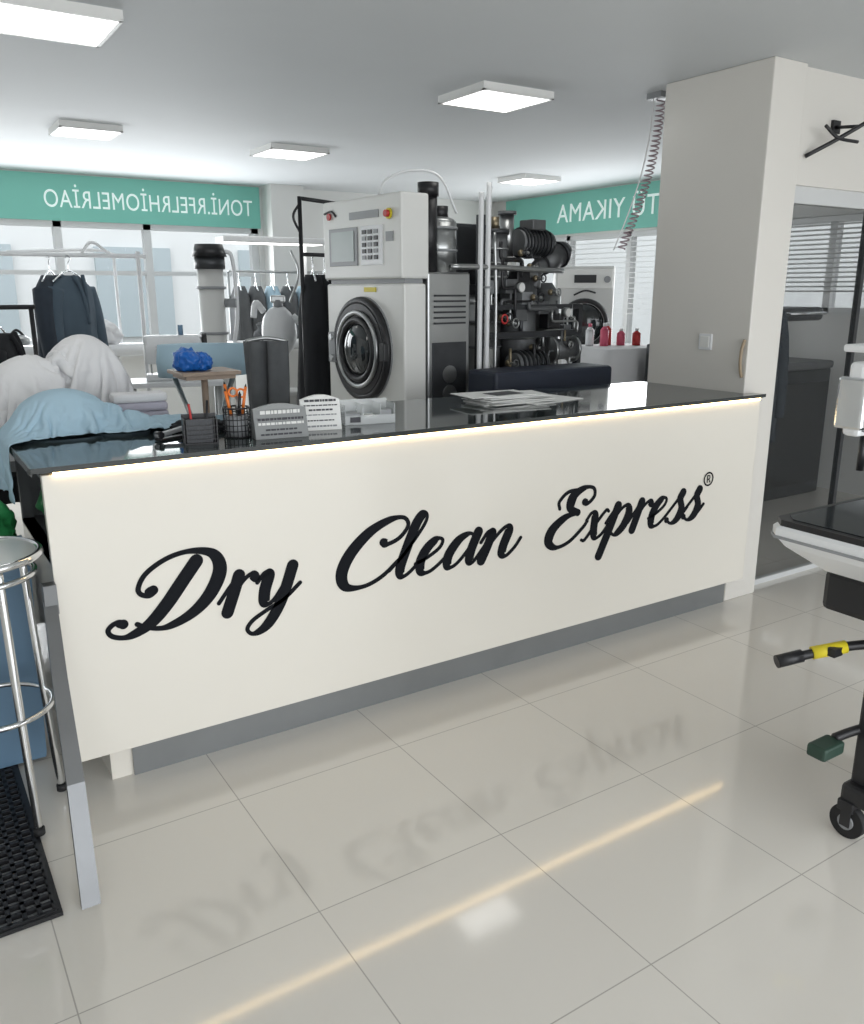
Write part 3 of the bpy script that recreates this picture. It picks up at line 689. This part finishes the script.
P=catmull([Vector((3.69,3.46,2.6)),Vector((3.685,3.47,2.4)),Vector((3.66,3.49,2.2)),Vector((3.61,3.52,2.0)),Vector((3.54,3.55,1.80))],14)
pts=[]
for i in range(len(P)-1):
    for k in range(4):
        t=(i*4+k); p=P[i].lerp(P[i+1],k/4); a=t*.9; pts.append(p+Vector((.022*math.cos(a),.022*math.sin(a),0)))
b.tube(pts,.004,mat('hose_grey',(.42,.33,.36),.4),smooth_n=2,seg=6); b.tube([p+Vector((-.04,.015,0)) for p in P],.004,white2,smooth_n=1,seg=6); b.box(3.63,3.73,3.41,3.51,2.57,2.6,greyp); b.done()

# ------------------------------------------------------------ ironing equipment (left/back)
b=B('steam_press_tower',RZ(1.93,5.75,0,-20))
b.box(-.15,.15,-.15,.15,0,.3,offw,bev=.02); b.cyl((0,0,.3),(0,0,1.72),.085,offw,seg=28); b.torus((0,0,1.3),.09,.01,greyp); b.torus((0,0,1.6),.09,.01,greyp)
b.cyl((0,0,1.72),(0,0,1.80),.10,steeld); b.cyl((0,0,1.80),(0,0,1.88),.115,black,r1=.09); b.cyl((.08,0,1.5),(.16,-.02,1.5),.03,greyp)
b.tube([(.1,0,1.84),(.15,0,1.78),(.16,0,1.4),(.10,0,1.1)],.014,white2); b.box(.06,.15,-.12,-.02,1.05,1.22,greyp,bev=.01)
b.box(-.2,.17,-.12,.12,1.18,1.24,white2,bev=.02); b.done()
b=B('shirt_finishing_press',RZ(2.36,5.64,0,-25))
b.box(-.13,.13,-.13,.13,0,.9,offw,bev=.03); b.cyl((0,0,.9),(0,0,1.15),.05,steel)
b.blob((0,0,1.30),(.12,.09,.18),white2,amp=.05,freq=1.2,seed=4,flat=-1); b.cyl((0,0,1.45),(0,0,1.52),.035,greyp); b.box(-.05,.05,-.03,.03,1.50,1.55,steel,bev=.01)
b.tube([(-.10,0,1.44),(-.15,-.03,1.50),(-.17,-.03,1.40)],.022,white2); b.tube([(.10,0,1.41),(.16,-.03,1.34),(.17,-.03,1.2)],.022,white2)
b.tube([(.08,.05,1.5),(.15,.05,1.7),(.10,.05,1.85)],.008,steel)
b.done()
b=B('ironing_table',RZ(1.15,6.95,0,-5))
pts=[]
for i in range(28):
    t=2*math.pi*i/28; xx=.62*math.cos(t); yy=.2*math.sin(t)*(1 if xx>0 else 1+.8*xx/.62*.6); pts.append((xx,yy))
b.loft([[(x,y,1.10) for x,y in pts],[(x*1.02,y*1.03,1.14) for x,y in pts],[(x*.98,y*.96,1.18) for x,y in pts]],white2)
b.box(.0,.4,-.15,.15,.0,1.1,offw,bev=.02); b.cyl((.45,.15,1.1),(.45,.15,1.85),.012,white2); b.tube([(.45,.15,1.85),(.3,.1,1.88),(-.3,.0,1.85)],.012,white2)
b.cyl((-.1,0,1.18),(-.1,0,1.36),.01,steel); b.blob((-.3,0,1.22),(.09,.05,.05),steel,amp=.05,flat=-.6); b.tube([(-.36,0,1.24),(-.3,0,1.30),(-.24,0,1.24)],.01,black)
b.blob((.3,0,1.25),(.12,.1,.10),whitecl,amp=.3,seed=31,flat=-.7)
b.done()
b=B('sewing_machine_table',RZ(1.50,5.25,0,-15))
b.box(-.28,.28,-.17,.17,1.02,1.05,white2,bev=.005)
for x in (-.25,.25):
    for y in (-.14,.14): b.cyl((x,y,0),(x,y,1.02),.015,steel)
b.box(-.17,.17,-.07,.07,1.05,1.09,white2,bev=.01); b.box(.09,.17,-.05,.05,1.08,1.30,white2,bev=.015); b.box(-.17,.17,-.045,.045,1.24,1.32,white2,bev=.02); b.box(-.17,-.10,-.045,.045,1.15,1.27,white2,bev=.012)
b.cyl((.17,0,1.28),(.20,0,1.28),.05,black); b.cyl((-.135,0,1.09),(-.135,0,1.16),.005,steel); b.cyl((.05,0,1.32),(.05,0,1.38),.015,bluep)
b.done()
b=B('ironing_station',RZ(2.65,6.7,0,0))
b.box(-.5,.55,-.15,.15,1.12,1.18,white2,bev=.02); b.box(-.2,.3,-.15,.15,0,1.12,offw,bev=.02)
b.cyl((.45,.1,1.15),(.45,.1,1.98),.02,white2); b.box(-.3,.6,-.06,.14,1.95,2.0,white2,bev=.01); b.box(-.25,.55,-.05,.12,1.945,1.952,lampm)
b.cyl((-.4,0,1.2),(-.4,0,1.5),.012,steel); b.sph((-.4,0,1.5),.03,white2); b.blob((.1,0,1.25),(.14,.1,.10),greycl,amp=.3,seed=33,flat=-.7)
b.done()
b=B('hanging_shirts_rack')
b.cyl((2.75,7.7,1.75),(4.3,7.7,1.75),.012,steel); b.cyl((2.75,7.7,0),(2.75,7.7,1.75),.012,steel); b.cyl((4.3,7.7,0),(4.3,7.7,1.75),.012,steel)
for i in range(9): garment(b,2.85+i*.16,7.7,1.62,random.choice((greycl,bluecl,greycl,navycl)),L=.8,w=.2,a=75,seed=i,sleeves=False)
b.done()
# right background beyond the glass
b=B('dark_clothes_rack')
b.cyl((4.7,3.75,1.66),(5.25,3.75,1.66),.014,black)
for x in (4.7,5.25): b.cyl((x,3.75,0),(x,3.75,1.70),.014,black)
random.seed(5)
for i,x in enumerate((4.82,4.96,5.10)): garment(b,x,3.75,1.53,random.choice((darkcl,darkcl,navycl)),L=random.uniform(.95,1.15),w=.2,a=random.uniform(60,90),seed=i)
b.done()
b=B('pressing_machine')
b.box(5.42,6.25,3.9,4.5,0,1.0,steeld,bev=.02); b.box(5.45,6.2,3.88,3.9,.1,.9,black,bev=.005)
b.box(5.40,6.2,3.85,4.45,1.0,1.06,castm,bev=.02); b.tube([(6.15,4.5,1.0),(6.2,4.55,1.5),(5.95,4.4,1.62),(5.8,4.2,1.5)],.04,steeld)
b.box(5.45,6.1,3.92,4.35,1.36,1.46,steeld,bev=.03); b.cyl((5.8,4.15,1.46),(5.8,4.15,1.55),.05,castm); b.box(5.5,5.62,3.87,3.885,.7,.85,greyp)
b.tube([(5.55,3.92,1.42),(5.55,3.82,1.42),(5.95,3.82,1.42),(5.95,3.92,1.42)],.012,chrome,smooth_n=1)
b.done()
b=B('dark_storage_cabinet'); b.box(4.75,5.30,4.12,4.45,0,1.2,steeld,bev=.01)
for i in range(2): b.box(4.78+i*.26,5.01+i*.26,4.105,4.12,.1,1.12,black,bev=.004); b.box(4.96+i*.09,4.975+i*.09,4.09,4.105,.5,.65,steel)
b.done()

# ------------------------------------------------------------ left foreground
b=B('rubber_floor_mat')
mx0,mx1,my0,my1=-.72,.18,2.10,3.3
b.box(mx0,mx1,my0,my1,.001,.004,greyp)
n=int((mx1-mx0)/.036)
for i in range(n+1):
    x=mx0+(mx1-mx0)*i/n; b.box(x-.006,x+.006,my0,my1,.004,.016,black)
n=int((my1-my0)/.036)
for i in range(n+1):
    y=my0+(my1-my0)*i/n; b.box(mx0,mx1,y-.006,y+.006,.004,.016,black)
b.box(mx0-.03,mx1+.015,my0-.015,my0,.001,.012,black); b.box(mx1,mx1+.015,my0,my1,.001,.012,black)
b.done()
b=B('bar_stool'); sx,sy,sz=.14,2.62,.845; zf=.016
b.cyl((sx,sy,sz),(sx,sy,sz+.012),.165,mat('stool_seat',(.58,.62,.60),.15),seg=40); b.torus((sx,sy,sz+.006),.168,.012,chrome,seg=48); b.torus((sx,sy,sz-.05),.15,.009,chrome,seg=48)
for k in range(4):
    a=R(-70+90*k); c,s=math.cos(a),math.sin(a)
    b.tube([(sx+c*.13,sy+s*.13,sz),(sx+c*.14,sy+s*.14,sz-.3),(sx+c*.155,sy+s*.155,.2),(sx+c*.165,sy+s*.165,zf+.01)],.012,chrome); b.cyl((sx+c*.165,sy+s*.165,zf),(sx+c*.165,sy+s*.165,zf+.02),.016,blackr)
b.torus((sx,sy,.38),.155,.009,chrome,seg=40); b.done()
b=B('blue_storage_bin',RZ(.14,3.02,.017,0))
b.loft([[(x*s,y*s,z) for x,y in ((-.17,-.12),(.17,-.12),(.17,.12),(-.17,.12))] for z,s in ((0,.85),(.02,.87),(.70,1.0),(.70,1.06),(.74,1.06))],bluep,smooth=False); b.done()
b=B('green_plastic_bag'); b.blob((.50,3.03,.90),(.12,.12,.11),green,amp=.25,seed=21,flat=-.88); b.blob((.44,2.83,.87),(.055,.08,.08),green,amp=.25,seed=22,flat=-.85); b.done()
b=B('folded_green_laundry'); b.blob((.20,3.0,.84),(.09,.09,.09),green,amp=.3,seed=24,flat=-.9); b.blob((.08,3.03,.84),(.08,.07,.08),darkcl,amp=.3,seed=25,flat=-.95); b.done()

# ------------------------------------------------------------ right foreground: wheeled display trolley
b=B('wheeled_display_trolley')
X0,X1,Y0,Y1=2.02,2.86,.86,1.40
def rect(x0,x1,y0,y1,z,c=.04):
    return [(x0+c,y0,z),(x1-c,y0,z),(x1,y0+c,z),(x1,y1-c,z),(x1-c,y1,z),(x0+c,y1,z),(x0,y1-c,z),(x0,y0+c,z)]
def ins(d,z,c=.03): return rect(X0+d,X1-d,Y0+d,Y1-d,z,c)
b.loft([ins(.20,.81),ins(.10,.83),ins(.02,.895),ins(0,.925),ins(0,.945),ins(.01,.955)],white2,smooth=False)
b.loft([ins(.008,.952),ins(.008,.970)],black,smooth=False); b.loft([ins(.03,.968),ins(.03,.973)],dglass,smooth=False)
b.loft([ins(-.003,.918),ins(-.003,.926)],greyp,smooth=False)
b.box(2.16,2.74,.98,1.30,.70,.825,black,bev=.02)
b.box(2.25,2.33,1.10,1.19,.13,.80,black,bev=.008); b.box(2.33,2.38,1.08,1.21,.2,.8,steeld,bev=.006); b.box(2.60,2.67,1.12,1.19,.13,.80,black,bev=.008)
b.box(2.22,2.72,1.11,1.20,.11,.17,black,bev=.012); b.box(2.36,2.60,1.13,1.18,.3,.7,black,bev=.01)
b.box(2.62,2.71,.85,1.30,.115,.155,black,bev=.01)
for x,y in ((2.235,1.17),(2.68,1.27),(2.68,.88)):
    b.cyl((x-.013,y,.052),(x+.013,y,.052),.052,blackr,seg=28); b.cyl((x-.018,y,.052),(x+.018,y,.052),.024,greyp); b.box(x-.022,x+.022,y-.02,y+.03,.085,.12,black,bev=.004)
    b.box(x-.022,x-.017,y-.015,y+.015,.04,.1,black); b.box(x+.017,x+.022,y-.015,y+.015,.04,.1,black)
b.tube([(2.33,1.15,.61),(2.22,1.24,.59),(2.11,1.31,.56),(2.06,1.34,.545)],.014,black); b.cyl((2.12,1.31,.560),(2.055,1.345,.543),.019,black)
b.cyl((2.22,1.24,.590),(2.14,1.292,.570),.019,yellow); b.box(2.16,2.20,1.235,1.258,.570,.595,black)
b.tube([(2.33,1.15,.36),(2.24,1.2,.33),(2.19,1.22,.315)],.014,black); b.box(2.10,2.20,1.19,1.25,.275,.315,mat('dark_green_grip',(.02,.05,.035),.5),bev=.008)
b.tube([(2.55,1.25,.96),(2.55,1.3,1.1),(2.5,1.3,1.25)],.025,greyp)
b.box(2.175,2.75,1.26,1.31,1.20,1.40,white2,bev=.012); b.box(2.19,2.74,1.252,1.262,1.215,1.385,greyp); b.box(2.165,2.20,1.25,1.33,1.22,1.36,chrome,bev=.008)
b.box(2.17,2.70,1.24,1.33,1.425,1.445,white2,bev=.006); b.cyl((2.22,1.28,1.40),(2.22,1.28,1.43),.012,black); b.cyl((2.24,1.28,1.10),(2.24,1.28,1.2),.01,black)
b.done()

# ------------------------------------------------------------ light
w=bpy.data.worlds.new('World'); scene.world=w; w.use_nodes=True
bg=w.node_tree.nodes['Background']; bg.inputs['Color'].default_value=(.91,.955,1,1); bg.inputs['Strength'].default_value=2.4
def area(name,loc,rot,sx,sy,e,col):
    l=bpy.data.lights.new(name,'AREA'); l.shape='RECTANGLE'; l.size=sx; l.size_y=sy; l.energy=e; l.color=col
    o=bpy.data.objects.new(name,l); scene.collection.objects.link(o); o.location=loc; o.rotation_euler=rot; return o
area('shopfront_daylight',(2.0,YF+.05,1.4),(R(90),0,0),7.5,2.2,130,(.96,.98,1))
area('back_window_daylight',(1.2,YB-.1,1.6),(R(-90),0,0),4.2,1.1,90,(.95,.975,1))
area('side_window_daylight',(XR-.12,6.5,1.6),(0,R(90),0),1.0,2.8,45,(.95,.975,1))

# ------------------------------------------------------------ camera
cd=bpy.data.cameras.new('camera'); cam=bpy.data.objects.new('camera',cd); scene.collection.objects.link(cam)
cam.location=(0,0,1.585); cam.rotation_euler=(R(90-14.8),0,R(-32.8))
cd.sensor_fit='VERTICAL'; cd.sensor_height=24; cd.lens=840/1024*24; cd.clip_start=.05
scene.camera=cam
